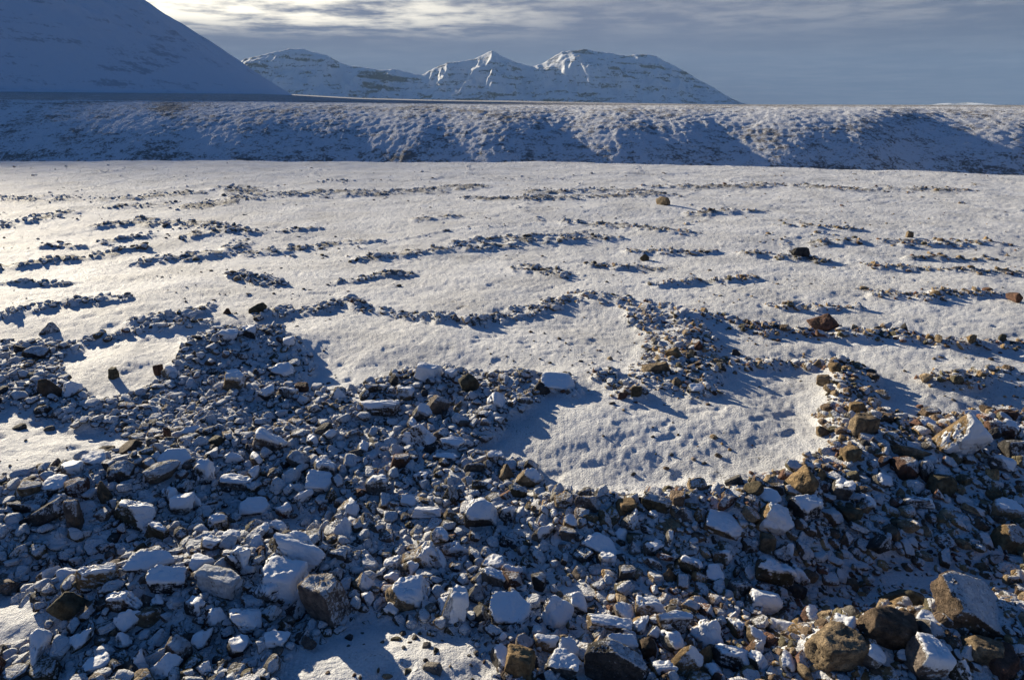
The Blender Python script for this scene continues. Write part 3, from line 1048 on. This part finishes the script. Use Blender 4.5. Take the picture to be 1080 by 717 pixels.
for s in stones:
    if s.label:
        continue
    near = sorted(marks, key=lambda m: (m.px - s.px) ** 2 + (1.4 * (m.py - s.py)) ** 2)
    cands = []
    for m in near[:6]:
        dx, dy = s.px - m.px, (s.py - m.py) * 1.4
        d = math.hypot(dx, dy) / (m.w + s.w)
        if abs(dx) > abs(dy):
            rel = 'on the shaded side of the' if dx > 0 else 'on the sunward side of the'
        else:
            rel = 'in front of the' if dy > 0 else 'behind the'
        if d > 1.6:
            rel = 'some way ' + rel if 'side' not in rel else rel.replace('on the', 'well off the')
        cands.append(f"{look(s)} {rel} {m.ref}")
    for a in range(3):
        for b in range(a + 1, 4):
            cands.append(f"{look(s, False)} between {near[a].ref} and {near[b].ref}")
    for c in cands:
        if c not in used and len(c.split()) <= 16:
            break
    s.label = c
    used.add(c)
for s in stones:
    s.obj['label'] = s.label
    s.obj['category'] = 'boulder' if s.w >= 44 else 'stone'
    s.obj['group'] = 'stones of the stone circles on the snowy plain'

# --- everything smaller: one mass of rubble
lib = {k: [unit_rock(KINDS[k], 2, 300 + 17 * i + ord(k)) for i in range(14)] for k in 'BSRPL'}
lib3 = {k: [unit_rock(KINDS[k], 3, 1300 + 17 * i + ord(k)) for i in range(10)] for k in 'BSRPL'}
lib1 = {k: [unit_rock(KINDS[k], 1, 700 + 17 * i + ord(k)) for i in range(10)] for k in 'BSRPL'}
VV, FF, SS, TT = [], [], [], []
off = 0
for j in range(len(LX)):
    if is_extra[j]:
        continue
    k = str(lkind[j]); r = LR[j]
    big = r / zc_[j] * FPX > 4.5
    V, F = random.choice((lib3 if r / zc_[j] * FPX > 8.5 else lib if big else lib1)[k])
    d = np.array([r * random.uniform(1.0, 1.3), r * random.uniform(.8, 1.1) * (.65 if k == 'L' else 1), r * random.uniform(.6, .95) * (.6 if k == 'S' else 1)])
    V = (V * d) @ rot(random.uniform(-3, 3), random.uniform(-.4, .4), random.uniform(-.4, .4)).T
    lift = random.uniform(-.45, .45 if LY[j] < 5.5 else .15) * r * (1.2 if loose[j, 2] > 0 else .3)
    VV.append(V + np.array([LX[j], LY[j], LZ[j] + lift])); FF.append(F + off); off += len(V)
    c = np.array(COLORS[str(pick[j])]) * random.uniform(.75, 1.1) * (1.25 if pxx[j] > 580 else 1)  # rubble on the right gets a lighter tint, sunlight put into its colour
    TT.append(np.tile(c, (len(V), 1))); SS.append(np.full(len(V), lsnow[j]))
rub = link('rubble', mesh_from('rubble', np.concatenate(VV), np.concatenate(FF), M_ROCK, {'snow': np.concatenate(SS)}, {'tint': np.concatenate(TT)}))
rub['kind'] = 'stuff'
rub['label'] = 'small snow-dusted broken stones filling the borders of the stone circles'
rub['category'] = 'rubble'
print('stones', len(stones), 'loose', len(LX), 'rubble verts', off)

# ------------------------------------------------------------------ the cold air that pales the far mountains
hv = np.array([(x, y, z) for z in (-60, 640) for y in (-600, 10500) for x in (-10000, 10000)], float)
hf = np.array([(0, 2, 3, 1), (4, 5, 7, 6), (0, 1, 5, 4), (2, 6, 7, 3), (0, 4, 6, 2), (1, 3, 7, 5)])
mh = bpy.data.materials.new('air'); mh.use_nodes = True
hn = mh.node_tree; hn.nodes.remove(hn.nodes['Principled BSDF'])
pv = hn.nodes.new('ShaderNodeVolumePrincipled'); pv.inputs['Color'].default_value = (.42, .66, 1, 1); pv.inputs['Density'].default_value = HAZE; pv.inputs['Anisotropy'].default_value = 0.0
hn.links.new(pv.outputs[0], hn.nodes['Material Output'].inputs['Volume'])
hz = link('haze', mesh_from('haze', hv, hf, mh, smooth=False)); hz['kind'] = 'stuff'

# ------------------------------------------------------------------ sky, sun, camera
wd = bpy.data.worlds.new('World'); scene.world = wd; wd.use_nodes = True
nt = wd.node_tree; L = nt.links.new
bg = nt.nodes['Background']; bg.inputs['Strength'].default_value = .064
sky = N_(nt, 'ShaderNodeTexSky'); sky.sky_type = 'NISHITA'; sky.sun_disc = False
sky.sun_elevation = SUN_EL; sky.sun_rotation = SUN_AZ; sky.altitude = 50; sky.air_density = 1.0; sky.dust_density = .6; sky.ozone_density = 6.0
tc = N_(nt, 'ShaderNodeTexCoord')
sep = N_(nt, 'ShaderNodeSeparateXYZ'); L(tc.outputs['Generated'], sep.inputs[0])
zz_ = math_(nt, 'ADD', math_(nt, 'MAXIMUM', sep.outputs[2], 0), .035)
cmb = N_(nt, 'ShaderNodeCombineXYZ')
L(math_(nt, 'DIVIDE', sep.outputs[0], zz_), cmb.inputs[0]); L(math_(nt, 'DIVIDE', sep.outputs[1], zz_), cmb.inputs[1])
c1, c2 = noise(nt, .55, 7, .62, cmb.outputs[0]), noise(nt, 1.9, 6, .6, cmb.outputs[0])
cn = math_(nt, 'ADD', math_(nt, 'MULTIPLY', c1, .6), math_(nt, 'MULTIPLY', c2, .4))
sund = N_(nt, 'ShaderNodeVectorMath', operation='DOT_PRODUCT'); L(tc.outputs['Generated'], sund.inputs[0])
sv = (math.sin(SUN_AZ) * math.cos(SUN_EL), math.cos(SUN_AZ) * math.cos(SUN_EL), math.sin(SUN_EL))
sund.inputs[1].default_value = sv
glow = ramp(nt, sund.outputs['Value'], .66, .97)
el = sep.outputs[2]
veil = mixc(nt, ramp(nt, el, 0, .13), (.80, 1.12, 1.9), (1.42, 1.68, 2.45))
veil = mixc(nt, ramp(nt, sep.outputs[0], .15, .62, 0, .45), veil, (.72, 1.04, 1.72))
veil = mixc(nt, ramp(nt, cn, .42, .62, 0, .26), veil, (2.0, 2.3, 3.0))
upper = ramp(nt, el, .075, .115)
gap = math_(nt, 'MULTIPLY', ramp(nt, math_(nt, 'ADD', math_(nt, 'MULTIPLY', c1, .45), math_(nt, 'MULTIPLY', c2, .55)), .40, .60), upper)
gap = math_(nt, 'MULTIPLY', gap, math_(nt, 'MULTIPLY_ADD', glow, 1.0, .10))
cloud = mixc(nt, gap, veil, (12.2, 11.3, 9.4))
clear = ramp(nt, el, .16, .34)
deep = mixc(nt, 1.0, sky.outputs[0], (.46, .70, .86), 'MULTIPLY')
L(mixc(nt, clear, cloud, deep), bg.inputs['Color'])

sl = bpy.data.lights.new('sun', 'SUN'); sl.energy = 5.0; sl.angle = math.radians(.5); sl.color = (1.0, .87, .65)
so = bpy.data.objects.new('sun', sl); COL.objects.link(so)
so.rotation_euler = Vector(sv).to_track_quat('Z', 'Y').to_euler()

cam = bpy.data.cameras.new('camera'); cam.sensor_width = 36; cam.lens = 24; cam.clip_start = .05; cam.clip_end = 30000
co = bpy.data.objects.new('camera', cam); COL.objects.link(co)
co.location = (0, 0, HCAM); co.rotation_euler = (math.pi / 2 - PITCH, 0, 0)
scene.camera = co

vs = scene.view_settings
vs.view_transform = 'Standard'; vs.look = 'None'; vs.gamma = 1.0; vs.use_curve_mapping = False; vs.exposure = .92
scene.cycles.max_bounces = 5
scene.cycles.diffuse_bounces = 3
